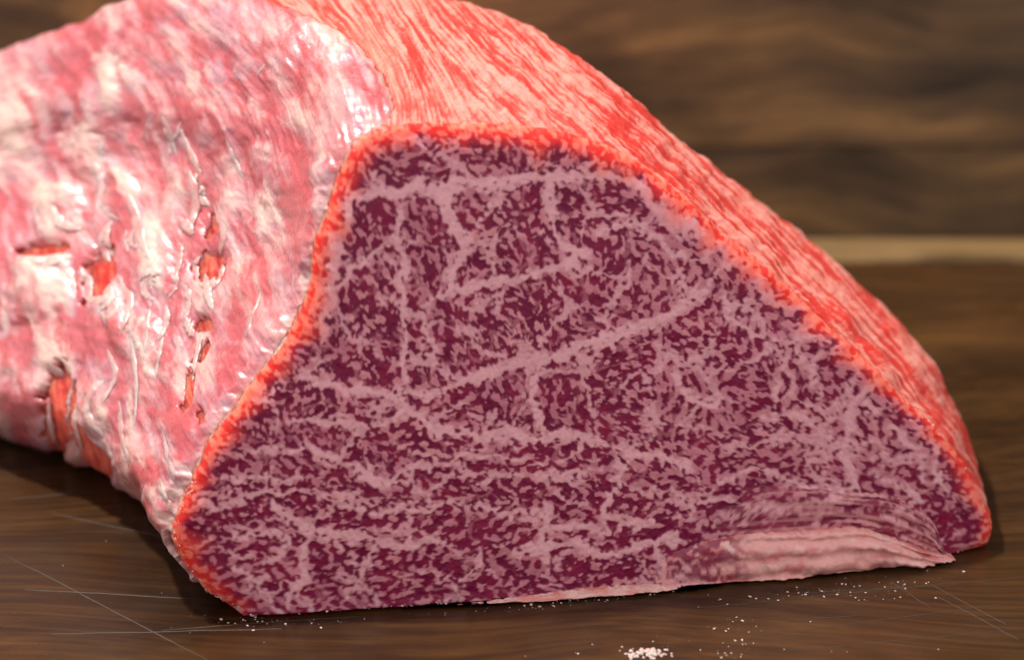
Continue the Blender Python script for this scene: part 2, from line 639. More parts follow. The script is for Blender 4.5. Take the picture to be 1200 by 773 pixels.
M_board = wood_material('oiled walnut', [(.28, (.014, .0060, .0023)), (.44, (.031, .0132, .0047)), (.56, (.056, .024, .0075)), (.74, (.11, .047, .011))],
                        scale=(9.0, 48, 48), rough=.29, seed=3.1, fine=.42, spec=.3, wave=.05, patch=.42)
M_sap = wood_material('walnut sapwood', [(.3, (.11, .060, .021)), (.5, (.185, .108, .042)), (.72, (.27, .165, .070))], scale=(4, 40, 40), rough=.5, seed=1.3)
M_wall = wood_material('dark walnut wall board', [(.34, (.030, .022, .013)), (.45, (.075, .046, .024)), (.54, (.13, .076, .033)), (.66, (.27, .15, .055))],
                       scale=(4.5, 44, 44), rough=.6, seed=8.4, wave=.06, fine=.06, spec=.2)
M_table = wood_material('dark table wood', [(.3, (.03, .02, .012)), (.7, (.07, .045, .025))], rough=.6, seed=5)

YB = float(ground(600, 308)[1])          # where the pale rear strip begins
YE = float(ground(600, 277)[1])          # rear edge of the board
board = empty('cutting_board', (0, .5, -.04))
board['label'] = 'scratched dark walnut cutting board with pale rear edge, under the beef'
board['category'] = 'cutting board'
box_mesh('walnut_plank', -.55, .55, .22, YB, -.04, 0, M_board, board, bev=.0008)
box_mesh('sapwood_strip', -.55, .55, YB + .0004, YE, -.04, -.0003, M_sap, board, bev=.002)

fade_to_heart(M_sap, -.5 * (YE - YB), -.05 * (YE - YB), (.050, .027, .010))

tab = box_mesh('table_top', -.9, .9, .05, YE + .03, -.09, -.0405, M_table, None)
tab['kind'] = 'structure'
wall = empty('back_wall', (0, YE + .006, -.04))
wall['kind'] = 'structure'
wall['label'] = 'dark horizontally grained wooden boards standing behind the cutting board'
z0 = -.0404
for i, hgt in enumerate((.0745, .068, .10, .12, .12)):
    pl = box_mesh('plank', -.9, .9, YE + .006, YE + .026, z0, z0 + hgt - .0003, M_wall, wall, bev=.0006)
    z0 += hgt

# knife scratches: shallow pale cuts with raised burrs in the board's surface
N = NT('bare scratched wood')
N.b.inputs['Base Color'].default_value = (.20, .135, .085, 1)
N.b.inputs['Roughness'].default_value = .55
tcs = N.n('ShaderNodeTexCoord')
nss = N.n('ShaderNodeTexNoise', Scale=700.0, Detail=2.0)
N.l(tcs, 'Object', nss, 'Vector')
rps = N.ramp([(.35, (.022, .010, .004)), (.7, (.048, .027, .0135))])
N.l(nss, 'Fac', rps, 'Fac')
N.l(rps, 'Color', N.b, 'Base Color')
M_scr = N.m


def scratch(p0, p1, w=.00022, bow=.0):
    a, b = ground(*p0), ground(*p1)
    n = 24
    t = np.linspace(0, 1, n)[:, None]
    rng = np.random.default_rng(int(p0[0] * 7 + p1[1] * 13))
    d = (b - a)[:2]
    L = np.linalg.norm(d)
    nrm = np.array([-d[1], d[0], 0]) / L
    c = a + (b - a) * t + nrm * (bow * L * 4 * t * (1 - t) + .00025 * np.cumsum(rng.standard_normal((n, 1)), 0) * .3)
    ww = w * (1 - np.abs(2 * t - 1) ** 3) * (.6 + .6 * rng.random((n, 1))) + .00003
    up = np.array([0, 0, 1.0])
    rows = [c - nrm * ww + up * .00003, c + up * .00012, c + nrm * ww + up * .00003]
    V = np.stack(rows, 1).reshape(-1, 3)
    F = []
    for i in range(n - 1):
        for j in range(2):
            F.append((i * 3 + j, (i + 1) * 3 + j, (i + 1) * 3 + j + 1, i * 3 + j + 1))
    o = mesh_from('scratch', V - np.array(board.location), np.array(F)[:, ::-1], M_scr, board)
    return o


for s in [((2, 648), (245, 776), .00020, .004), ((60, 742), (330, 736), .00016, .0),
          ((190, 738), (420, 722), .00012, .01), ((820, 712), (1198, 676), .00014, .006), ((1100, 700), (1196, 748), .00010, 0),
          ((1090, 684), (1180, 730), .00012, 0), ((880, 746), (1190, 704), .00012, .0),
          ((905, 764), (1190, 738), .00010, .0), ((60, 600), (240, 640), .00008, 0),
          ((10, 585), (130, 572), .00008, 0), ((850, 700), (1120, 684), .00012, .01), ((1030, 672), (1090, 712), .0001, 0),
          ((930, 726), (1010, 720), .0001, 0), ((30, 690), (220, 700), .00008, 0)]:
    scratch(*s)

# ================================================================== the block of beef
beef = empty('beef_block', (float(GA[0]) + .05, float(GA[1]) + .1, 0))
beef['label'] = 'large raw marbled beef block standing on the board, cut face towards the front'
beef['category'] = 'beef'
BL = np.array(beef.location)

dark, seam, near = marbling()

# ---- colours in linear albedo
MUS = np.array([.150, .003, .034])
MUS2 = np.array([.23, .008, .043])
FAT = np.array([.55, .19, .235])
FAT2 = np.array([.62, .235, .26])
RIMGLOW = np.array([.72, .035, .022])  # glow of light through the rim, put into the albedo
REDTOP = np.array([.60, .042, .032])
PALETOP = np.array([.74, .25, .20])


def mixc(a, b, t):
    return a + (b - a) * t[..., None]


v1 = fbm(GX / 40, GY / 40, 51, 3)
v2 = fbm(GX / 9, GY / 9, 52, 2)
mus = mixc(MUS, MUS2, np.clip(.35 + .7 * v1 + .4 * v2, 0, 1))
fatc = mixc(FAT, FAT2, np.clip(.4 + .9 * fbm(GX / 60, GY / 60, 53, 2) + .3 * v2, 0, 1))
SEAMC = np.array([.70, .34, .365])
fatc = mixc(fatc, SEAMC, np.clip(blur(seam, 1), 0, 1))
face_col = mixc(fatc, mus, 1 - (1 - np.clip(dark, 0, 1)) ** 1.8)
face_fat = 1 - dark

# ---- fibre directions on the outer surface
ang = np.radians(np.interp(GX, [300, 440, 480, 560, 700, 900, 1050, 1200], [40, 58, 62, 44, 41, 44, 50, 60]))
bend = sstep(60, 150, GY) * (1 - sstep(470, 600, GX))
ang = ang + np.radians(24) * bend
rng = np.random.default_rng(5)
wn = rng.standard_normal((SH, SW)).astype(np.float32)
st_f = lic(gblur(wn, .8, .8), ang + .12 * fbm(GX / 30, GY / 30, 61, 2), 13)
st_c = lic(gblur(rng.standard_normal((SH, SW)).astype(np.float32), 3.0, 3.0), ang + .22 * fbm(GX / 50, GY / 50, 62, 2), 34)
top_pale = sstep(-1.25, 1.15, .95 * st_f + .25 * st_c + .55 * fbm(GX / 22, GY / 22, 63, 3) - .12)
top_col = mixc(REDTOP, PALETOP, top_pale)
salmon = sstep(60, 20, np.hypot((GX - 425) / 1.0, (GY - 95) / 1.5))
top_col = mixc(top_col, np.array([.70, .19, .135]), .7 * salmon)

# ---- silver skin
angm = np.radians(np.interp(GY, [-100, 60, 160, 280, 420, 560, 700], [58, 58, 66, 84, 84, 72, 60])) \
    + .35 * fbm(GX / 60, GY / 60, 71, 2)
m_f = lic(gblur(rng.standard_normal((SH, SW)).astype(np.float32), .9, .9), angm, 16)
m_c = lic(gblur(rng.standard_normal((SH, SW)).astype(np.float32), 3.2, 3.2), angm, 22)
m_n = fbm(GX / 34, GY / 34, 72, 3)


def ell(x, y, rx, ry, rot=0, soft=.35, rag=.25):
    c, s = math.cos(math.radians(rot)), math.sin(math.radians(rot))
    X, Y = GX - x, GY - y
    u, v = (X * c + Y * s) / rx, (-X * s + Y * c) / ry
    r = np.hypot(u, v) + rag * RAG
    return 1 - sstep(1 - soft, 1 + soft, r)


RAG = fbm(GX / 12, GY / 12, 73, 3)
LUMPS = [(45, 335, 30, 36, 0, 3.0), (108, 168, 26, 46, 8, 2.4), (80, 232, 30, 18, -15, 2.2), (150, 222, 20, 26, 0, 1.8), (222, 215, 18, 30, 20, 1.5),
         (190, 300, 22, 40, 5, 1.6), (288, 335, 42, 32, -30, 1.6), (60, 405, 36, 26, 0, 1.2), (140, 372, 10, 40, -12, 1.8), (28, 150, 36, 44, 0, 1.6),
         (172, 450, 12, 80, 6, 1.5), (110, 480, 26, 22, 0, 1.5), (350, 60, 50, 40, 0, 1.0), (388, 118, 30, 34, 20, 1.2), (20, 450, 30, 34, 0, 1.4),
         (88, 262, 26, 12, -10, 1.6), (205, 255, 12, 30, 10, 1.6), (268, 262, 12, 40, 12, 1.3), (165, 545, 22, 34, -20, 1.6), (92, 520, 16, 30, -15, 1.4),
         (190, 590, 20, 22, 0, 1.2), (320, 260, 20, 50, 8, 1.0), (135, 105, 10, 24, 0, 1.2), (150, 80, 5, 20, -5, 1.4)]
HOLES = [(119, 322, 11, 24, 20), (54, 294, 22, 4.5, -5), (246, 314, 13, 10, 25), (242, 381, 7, 6, 0), (222, 458, 3.5, 20, 12), (237, 489, 4, 7, 0),
         (68, 468, 9, 28, 14), (70, 508, 7, 20, -10), (88, 478, 4, 20, 5), (250, 266, 3, 12, 15), (243, 412, 2.5, 10, 20), (105, 530, 5, 26, -30), (120, 542, 7, 18, -30)]
_r = random.Random(44)
REDS = [(134, 278, 10, 7, -40), (118, 198, 5, 11, 20), (108, 256, 10, 6, 10), (78, 252, 9, 6, 20), (112, 388, 7, 9, 0), (78, 92, 8, 12, 20), (72, 182, 6, 15, -25), (152, 66, 8, 12, -20), (285, 106, 11, 14, -38), (110, 50, 22, 22, 0), (150, 58, 16, 24, -10), (82, 85, 14, 20, 0), (240, 80, 6, 26, -28), (225, 130, 6, 30, -25),
        (255, 148, 10, 30, -25), (305, 150, 14, 24, -20), (350, 185, 22, 18, 0), (70, 390, 40, 22, 0), (215, 515, 20, 36, -15), (300, 320, 6, 50, 6), (190, 135, 8, 30, -25),
        (355, 215, 12, 34, 10), (325, 470, 8, 40, 25), (205, 400, 10, 40, 5), (35, 410, 30, 20, 0), (100, 140, 10, 22, 0), (165, 150, 6, 16, 10), (40, 470, 20, 18, 0),
        (330, 175, 8, 40, -15), (200, 560, 18, 16, 0), (270, 440, 6, 30, 12), (120, 400, 16, 22, 0), (145, 500, 8, 40, -10), (285, 380, 10, 24, 10)]
lump = np.zeros(GX.shape, np.float32)
fatg = np.zeros(GX.shape, np.float32)
for x, y, rx, ry, rot, h in LUMPS:
    e = ell(x, y, rx, ry, rot, .7, .15)
    lump = np.maximum(lump, e * h)
    fatg = np.maximum(fatg, e * min(1, h / 2.0))
hole = np.zeros(GX.shape, np.float32)
for x, y, rx, ry, rot in HOLES:
    hole = np.maximum(hole, ell(x, y, rx * 1.2, ry * 1.2, rot, .5, .5))
hole = np.clip(hole + np.where(hole > .04, .20 * m_f + .35 * fbm(GX / 7, GY / 7, 65, 2), 0), 0, 1)
red = np.zeros(GX.shape, np.float32)
for x, y, rx, ry, rot in REDS:
    red = np.maximum(red, ell(x, y, rx, ry, rot, .6, .7))
m_b = lic(gblur(rng.standard_normal((SH, SW)).astype(np.float32), 7.0, 7.0), angm + .5 * fbm(GX / 90, GY / 90, 78, 2), 22)
m_b = m_b + .7 * fbm(GX / 26, GY / 26, 79, 3)
wild = lic(gblur(rng.standard_normal((SH, SW)).astype(np.float32), .8, .8), angm + 1.3 * fbm(GX / 22, GY / 22, 80, 3), 12)
ridge = sstep(.2, 1.7, m_c + .8 * fbm(GX / 18, GY / 18, 64, 2))
lump_all = lump * .85 + .16 * ridge + .02 * m_f + .03 * wild + .24 * m_b + .8 * fbm(GX / 85, GY / 85, 77, 2)
milky = sstep(.3, 1.8, m_b + .25 * m_c + .30 * wild - .9 * red + .5 * fatg)
redness = np.clip(.40 - .36 * m_b - .26 * m_c - .14 * m_f - .16 * wild - .38 * fatg + .75 * red + .40 * fbm(GX / 42, GY / 42, 75, 3)
                  + .6 * sstep(.05, .5, hole), 0, 1)
SK_PINK = np.array([.60, .265, .265])
SK_LILAC = np.array([.46, .22, .26])
SK_RED = np.array([.48, .072, .085])
SK_FAT = np.array([.70, .47, .40])
skin_col = mixc(SK_PINK, SK_LILAC, np.clip(.5 + .9 * fbm(GX / 50, GY / 50, 76, 2), 0, 1))
skin_col = mixc(skin_col, SK_FAT, np.clip(fatg * .55 + .6 * milky + .22 * sstep(.7, 2, wild), 0, 1))
skin_col = mixc(skin_col, SK_RED, redness * .90)

# ---- ring and section grids
NA = 1500
ring = catmull_closed(OUTLINE, NA)
ra, rz = on_face(ring[:, 0], ring[:, 1])
rz = np.maximum(rz, .0006)
frac = np.arange(NA) / NA
# small unevenness of the cut edge
jit = .0005 * (perlin(frac * 160, frac * 0 + .5, 81) + .7 * perlin(frac * 420, frac * 0 + .5, 82))
ca, cz = on_face(np.array(640.), np.array(480.))
rad = np.hypot(ra - ca, rz - cz)
ra_j = ra + (ra - ca) / rad * jit
rz_j = np.maximum(rz + (rz - cz) / rad * jit, .0006)

ZT, AT = float(rz.max()), float(GB[0] - GA[0]) / E0[0]


def bulge(a, z):
    t = np.clip(a / AT, 0, 1)
    return .0040 * np.sin(math.pi * t) ** .8 * np.clip(1 - z / ZT, 0, 1) ** 1.2


NR = 290
rr_ = np.linspace(0, 1, NR + 1)[1:] ** .92
fa = ca + (ra_j - ca)[None] * rr_[:, None]
fz = cz + (rz_j - cz)[None] * rr_[:, None]
FP = GA + fa[..., None] * E0 + fz[..., None] * UPF
pix = project(FP)
fcol = sample(face_col, pix[..., 0], pix[..., 1])
fdark = sample(dark, pix[..., 0], pix[..., 1])
edge_mm = (rad[None] * (1 - rr_[:, None])) * 1000.0
hump = sample(.45 * fbm(GX / 110, GY / 110, 83, 2) + .22 * fbm(GX / 30, GY / 30, 84, 3) + .10 * fbm(GX / 6, GY / 6, 85, 2), pix[..., 0], pix[..., 1])
disp = hump - .16 * fdark
top_edge = sstep(-.004, .022, frac) * (1 - sstep(.655, .672, frac))
fw = (.9 + (6.4 + 1.8 * perlin(frac * 40, frac * 0, 93)) * top_edge)[None]
tt = np.clip(edge_mm / fw, 0, 1)
disp = disp * sstep(0, 3, edge_mm) - fw * .44 * (1 - np.sqrt(np.clip(1 - (1 - tt) ** 2, 0, 1)))
FP = FP + NF * (disp * .001 + bulge(fa, fz))[..., None]
FP[..., 2] = np.maximum(FP[..., 2], .0005)
# light glowing through the cut edge, painted as red and salmon colour (not along the underside)
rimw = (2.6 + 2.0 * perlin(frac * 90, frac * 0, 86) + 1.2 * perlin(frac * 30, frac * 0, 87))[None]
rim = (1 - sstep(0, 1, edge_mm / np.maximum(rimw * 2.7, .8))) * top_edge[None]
fcol = mixc(fcol, mixc(np.broadcast_to(RIMGLOW, fcol.shape), np.broadcast_to(np.array([.82, .17, .10]), fcol.shape), 1 - fdark), .94 * rim)

MS = 250
Sv = np.linspace(0, 1, MS + 1)[1:] ** 1.2
PB = section(Sv[:, None] + 0 * ra[None], ra[None] + 0 * Sv[:, None], rz[None] + 0 * Sv[:, None])
PBfull = np.concatenate([(GA + ra[:, None] * E0 + rz[:, None] * UPF)[None], PB])
dS = np.gradient(PBfull, axis=0)
dA = np.roll(PBfull, -1, 1) - np.roll(PBfull, 1, 1)
nrm = np.cross(dA, dS)
nrm /= np.linalg.norm(nrm, axis=-1, keepdims=True) + 1e-12
if (nrm[60, int(NA * .45)] @ np.array([0, 0, 1.0])) < 0:
    nrm = -nrm
spix = project(PBfull)
scol = sample(top_col, spix[..., 0], spix[..., 1])
spale = sample(top_pale, spix[..., 0], spix[..., 1])
sm_h = sample(.07 * st_f + .08 * st_c + .6 * fbm(GX / 45, GY / 45, 88, 3) + .25 * fbm(GX / 14, GY / 14, 89, 2), spix[..., 0], spix[..., 1])
smm = np.linalg.norm(PBfull - PBfull[:1], axis=-1) * 1000
sdisp = sm_h * sstep(0, 3, smm)
# right flank: larger folds of lean standing out of the slope
fr2 = np.broadcast_to(frac, smm.shape)
fold = np.exp(-((fr2 - .555) / .010) ** 2) * np.exp(-((smm - 9) / 5) ** 2) * 1.6 + np.exp(-((fr2 - .535) / .008) ** 2) * np.exp(-((smm - 16) / 6) ** 2) * 1.4
sdisp = sdisp + fold
# left side, under the silver skin: plain red lean
bx = np.interp(spix[..., 1], [-120, -60, -10, 12, 35, 60, 90, 125, 150, 152, 900], [60, 190, 290, 345, 398, 430, 452, 464, 456, 2000, 2000])
F_TOP = float(np.argmin(np.hypot(ring[:, 0] - 452, ring[:, 1] - 152))) / NA
left = (spix[..., 0] < bx) & (fr2 < np.where(spix[..., 1] >= 150, F_TOP, .5))
under = np.array([.70, .05, .03])
scol = np.where((left & (smm > 4))[..., None], mixc(scol, mixc(np.broadcast_to(np.array([.42, .018, .014]), scol.shape), np.broadcast_to(np.array([.74, .12, .075]), scol.shape), sample(sstep(-1.2, 1.4, m_f + .8 * fbm(GX / 9, GY / 9, 66, 2)), spix[..., 0], spix[..., 1])), np.full(scol.shape[:2], .92)), scol)
PS = PBfull + nrm * (sdisp * .001)[..., None]
dep = (fw[0] * .44)[None]                        # the rounded cut edge runs on into the flank
back = dep * np.clip(1 - smm / (dep * 3.2), 0, 1)
PS = PS - NF * (back * .001)[..., None]
PS[..., 2] = np.maximum(PS[..., 2], .0005)
# the rim row is shared with the face
V = [GA + ca * E0 + cz * UPF + NF * .0003]
V = np.concatenate([np.array(V), FP.reshape(-1, 3), PS[1:].reshape(-1, 3), PS[-1].mean(0)[None]])
fss = .22 + .78 * (1 - sstep(3.5, 11, edge_mm)) * top_edge[None]
SSS = np.concatenate([[.22], fss.ravel(), np.ones(MS * NA), [1.]])
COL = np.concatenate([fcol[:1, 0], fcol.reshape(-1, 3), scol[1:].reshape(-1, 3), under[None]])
NROW = NR + MS
idx = 1 + np.arange(NROW * NA).reshape(NROW, NA)
a_, b_ = idx[:-1], idx[1:]
quads = np.stack([a_, np.roll(a_, -1, 1), np.roll(b_, -1, 1), b_], -1).reshape(-1, 4)
c0 = idx[0]
tri1 = np.stack([np.zeros(NA, int), np.roll(c0, -1), c0, c0], -1)
c1 = idx[-1]
tri2 = np.stack([np.full(NA, len(V) - 1), c1, np.roll(c1, -1), np.roll(c1, -1)], -1)


def mesh_mixed(name, V, quads, tris, mat, parent, attrs):
    me = bpy.data.meshes.new(name)
    lv = np.concatenate([quads.ravel(), tris.ravel()]).astype(np.int32)
    me.vertices.add(len(V))
    me.vertices.foreach_set('co', np.asarray(V, np.float32).ravel())
    me.loops.add(len(lv))
    me.loops.foreach_set('vertex_index', lv)
    nq, nt = len(quads), len(tris)
    me.polygons.add(nq + nt)
    me.polygons.foreach_set('loop_start', np.r_[np.arange(nq) * 4, nq * 4 + np.arange(nt) * 3].astype(np.int32))
    me.polygons.foreach_set('loop_total', np.r_[np.full(nq, 4), np.full(nt, 3)].astype(np.int32))
    me.update(calc_edges=True)
    me.polygons.foreach_set('use_smooth', np.ones(nq + nt, bool))
    for an, a in attrs.items():
        if a.ndim == 1:
            at = me.attributes.new(an, 'FLOAT', 'POINT')
            at.data.foreach_set('value', a.astype(np.float32))
            continue
        at = me.attributes.new(an, 'FLOAT_COLOR', 'POINT')
        at.data.foreach_set('color', np.c_[a, np.ones(len(a))].astype(np.float32).ravel())
    me.materials.append(mat)
    o = bpy.data.objects.new(name, me)
    C.objects.link(o)
    if parent:
        o.parent = parent
    return o


tris = np.concatenate([tri1[:, :3], tri2[:, :3]])
# outward facing check: the face must look at the camera
p0, p1, p2 = V[quads[50 * NA, 0]], V[quads[50 * NA, 1]], V[quads[50 * NA, 2]]
if np.cross(p1 - p0, p2 - p0) @ NF < 0:
    quads, tris = quads[:, ::-1], tris[:, ::-1]
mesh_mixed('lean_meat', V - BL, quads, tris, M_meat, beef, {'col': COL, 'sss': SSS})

# ---- silver skin: a closed sheet over the left side, torn open where the lean shows
A0, A1 = int(.012 * NA), int(.44 * NA)
sl = (slice(0, MS + 1), slice(A0, A1))
kp = left[sl]
hx, hy = spix[sl][..., 0], spix[sl][..., 1]
hv = sample(hole, hx, hy)
hvw = np.maximum(hv, sample(blur(hole, 6), hx, hy))
smmL = smm[sl]
bxL = bx[sl]
edge_d = np.minimum((bxL - hx), smmL * 6.0 - 6 + 5 * perlin(hy / 18, hy * 0, 90) + 3 * perlin(hy / 6, hy * 0, 91))
edge_d = edge_d + 5 * sample(fbm(GX / 14, GY / 14, 92, 2), hx, hy)
keep = kp & (fr2[sl] > .056 - .05 * sstep(5, 13, smmL + 2.5 * perlin(hy / 9, hx / 9, 94))) & (edge_d > 0) & (hv < .42) & (PBfull[sl][..., 2] > .0012)
lip = sstep(0, 34, edge_d)
thick = .35 * sstep(0, 9, edge_d) * (1 - sstep(.05, .5, hvw)) - .08 + (1.3 + sample(lump_all, hx, hy)) * lip * (1 - .95 * sstep(.02, .40, hvw))
thick = np.maximum(thick, -.12)
nL, pL, bL = nrm[sl], PBfull[sl], sdisp[sl]
pL = pL - NF * (back[sl] * .001)[..., None]
top_s = pL + nL * ((bL + thick) * .001)[..., None]
bot_s = pL + nL * ((bL - .45) * .001)[..., None]
top_s[..., 2] = np.maximum(top_s[..., 2], .0012)
bot_s[..., 2] = np.maximum(bot_s[..., 2], .0008)
ccol = sample(skin_col, hx, hy)
ccol = mixc(ccol, np.broadcast_to(np.array([.70, .30, .24]), ccol.shape), .6 * (1 - sstep(0, 14, edge_d)))
ccol = mixc(ccol, np.broadcast_to(np.array([.56, .06, .045]), ccol.shape), .9 * sstep(.04, .30, hv))
nr_, nc_ = keep.shape
gid = np.arange(nr_ * nc_).reshape(nr_, nc_)
qk = keep[:-1, :-1] & keep[1:, :-1] & keep[:-1, 1:] & keep[1:, 1:]
q = np.stack([gid[:-1, :-1], gid[:-1, 1:], gid[1:, 1:], gid[1:, :-1]], -1)[qk]
e0 = np.concatenate([q[:, [0, 1]], q[:, [1, 2]], q[:, [2, 3]], q[:, [3, 0]]])
NV = nr_ * nc_
code = e0[:, 0].astype(np.int64) * NV + e0[:, 1]
rev = e0[:, 1].astype(np.int64) * NV + e0[:, 0]
bd = e0[~np.isin(code, rev)]
side = np.stack([bd[:, 1], bd[:, 0], bd[:, 0] + NV, bd[:, 1] + NV], -1)
Q = np.concatenate([q, q[:, ::-1] + NV, side])
VV = np.concatenate([top_s.reshape(-1, 3), bot_s.reshape(-1, 3)])
CC = np.concatenate([ccol.reshape(-1, 3), ccol.reshape(-1, 3)])
used, inv = np.unique(Q, return_inverse=True)
Q = inv.reshape(Q.shape)
VV, CC = VV[used], CC[used]
p0, p1, p3 = VV[Q[0, 0]], VV[Q[0, 1]], VV[Q[0, 3]]
if np.cross(p1 - p0, p3 - p0) @ nL.reshape(-1, 3)[used[Q[0, 0]]] < 0:
    Q = Q[:, ::-1]
mesh_mixed('silver_skin', VV - BL, Q, np.zeros((0, 3), int), M_skin, beef, {'col': CC})


# ---- loose strands of fat and torn film lying on the side
FIND_P = top_s.reshape(-1, 3)
FIND_N = nL.reshape(-1, 3)
FIND_Q = np.where(kp.reshape(-1, 1), project(FIND_P), 1e6)


def on_side(px, py):
    k = int(np.argmin((FIND_Q[:, 0] - px) ** 2 + (FIND_Q[:, 1] - py) ** 2))
    return FIND_P[k], FIND_N[k]


def strand(pts, w, lift=.1, flat=.30, seed=0, fat=1.0):
    n = 26
    k = np.linspace(0, len(pts) - 1, n)
    p = np.stack([interp_st(k, np.arange(len(pts)), np.array(pts, float)[:, j]) for j in (0, 1)], -1)
    pn = [on_side(*q) for q in p]
    P, Nn = np.array([a for a, _ in pn]), np.array([a for _, a in pn])
    for _ in range(3):
        P[1:-1] = (P[:-2] + 2 * P[1:-1] + P[2:]) / 4
        Nn[1:-1] = (Nn[:-2] + 2 * Nn[1:-1] + Nn[2:]) / 4
    T = np.gradient(P, axis=0)
    T /= np.linalg.norm(T, axis=1, keepdims=True) + 1e-9
    B = np.cross(T, Nn)
    B /= np.linalg.norm(B, axis=1, keepdims=True) + 1e-9
    Nn = np.cross(B, T)
    t = np.linspace(0, 1, n)
    rw = w * (.15 + np.sin(math.pi * t) ** .6) * (1 + .45 * perlin(t * 6 + seed * 3.1, t * 0 + seed, 130))
    m = 12
    v = np.arange(m) / m * 2 * math.pi
    ir = 1 + .25 * perlin(t[:, None] * 14 + seed, v[None] * .9, 131)
    X = (np.cos(v)[None] * rw[:, None] * ir)[..., None] * B[:, None] + (np.sin(v)[None] * rw[:, None] * flat * ir)[..., None] * Nn[:, None]
    V = (P + Nn * (lift * .001 * np.sin(math.pi * t))[:, None])[:, None] + X
    V = V.reshape(-1, 3)
    V[:, 2] = np.maximum(V[:, 2], .0008)
    ids = np.arange(n * m).reshape(n, m)
    A, Bq = ids[:-1], ids[1:]
    Q = np.stack([A, np.roll(A, -1, 1), np.roll(Bq, -1, 1), Bq], -1).reshape(-1, 4)
    k0 = Q[(n // 2) * m + m // 4]
    if np.cross(V[k0[1]] - V[k0[0]], V[k0[3]] - V[k0[0]]) @ Nn[n // 2] < 0:
        Q = Q[:, ::-1]
    tone = perlin(t[:, None] * 5 + seed, v[None] * .5 + 0 * t[:, None], 132) * .5 + .5
    base = np.repeat(sample(skin_col, p[:, 0], p[:, 1])[:, None], m, 1)
    col = mixc(base, np.broadcast_to(np.array([.72, .48, .42]), (n, m, 3)), np.clip(.15 + .6 * tone, 0, 1)).reshape(-1, 3)
    mesh_mixed('fat_strand', V - BL, Q, np.zeros((0, 3), int), M_skin, beef, {'col': col})


STRANDS = [([(150, 378), (160, 440), (158, 500)], 2.6), ([(176, 350), (168, 420)], 2.4), ([(192, 378), (181, 445)], 3),
           ([(122, 512), (101, 484), (108, 458), (122, 446)], 6), ([(96, 528), (88, 492), (97, 462)], 4.5), ([(128, 306), (118, 282), (130, 258)], 5),
           ([(138, 322), (152, 352), (140, 392)], 5), ([(257, 300), (262, 270), (250, 238)], 5), ([(222, 272), (230, 240), (222, 200)], 6),
           ([(204, 332), (213, 288)], 4), ([(172, 302), (161, 262), (150, 228)], 6), ([(112, 246), (119, 214), (107, 188)], 5),
           ([(134, 98), (139, 56)], 4), ([(152, 104), (160, 74)], 4), ([(84, 300), (60, 306), (36, 304)], 5), ([(132, 340), (118, 352), (100, 350)], 5),
           ([(262, 310), (256, 330), (234, 334)], 5), ([(236, 300), (228, 312), (232, 330)], 4), ([(126, 410), (134, 440), (120, 470)], 4),
           ([(186, 560), (196, 590), (212, 606)], 4), ([(60, 240), (72, 262), (96, 268)], 5), ([(98, 120), (92, 150), (84, 172)], 5),
           ([(210, 150), (224, 182), (236, 206)], 4), ([(180, 120), (196, 150), (206, 180)], 3.5), ([(238, 390), (230, 420), (226, 446)], 3),
           ([(318, 446), (332, 420), (346, 396)], 3), ([(288, 396), (296, 366), (306, 340)], 3), ([(300, 90), (316, 66), (330, 50)], 3),
           ([(56, 470), (60, 500), (66, 522)], 4), ([(140, 470), (142, 510), (150, 540)], 4), ([(190, 500), (196, 536), (206, 566)], 3),
           ([(212, 330), (222, 350), (216, 376)], 4), ([(160, 330), (176, 318), (190, 322)], 4), ([(264, 160), (274, 188), (286, 210)], 3)]
for _ in range(26):
    _a, _q = _r.uniform(0, 6.28), math.sqrt(_r.random())
    _x, _y = 150 + 115 * _q * math.cos(_a), 270 + 150 * _q * math.sin(_a)
    _L, _d = _r.uniform(9, 24), float(sample(angm, np.array(_x), np.array(_y))) + _r.uniform(-.6, .6)
    _c = _r.uniform(-.5, .5) * _L
    STRANDS.append(([(_x - _L * math.cos(_d), _y - _L * math.sin(_d)), (_x - _c * math.sin(_d), _y + _c * math.cos(_d)),
                     (_x + _L * math.cos(_d), _y + _L * math.sin(_d))], _r.uniform(2.2, 5.5)))
for k_, (pts_, w_) in enumerate(STRANDS):
    strand(pts_, w_ * .00027, seed=k_ + 1, lift=-.15 + .35 * (k_ % 4 == 0))


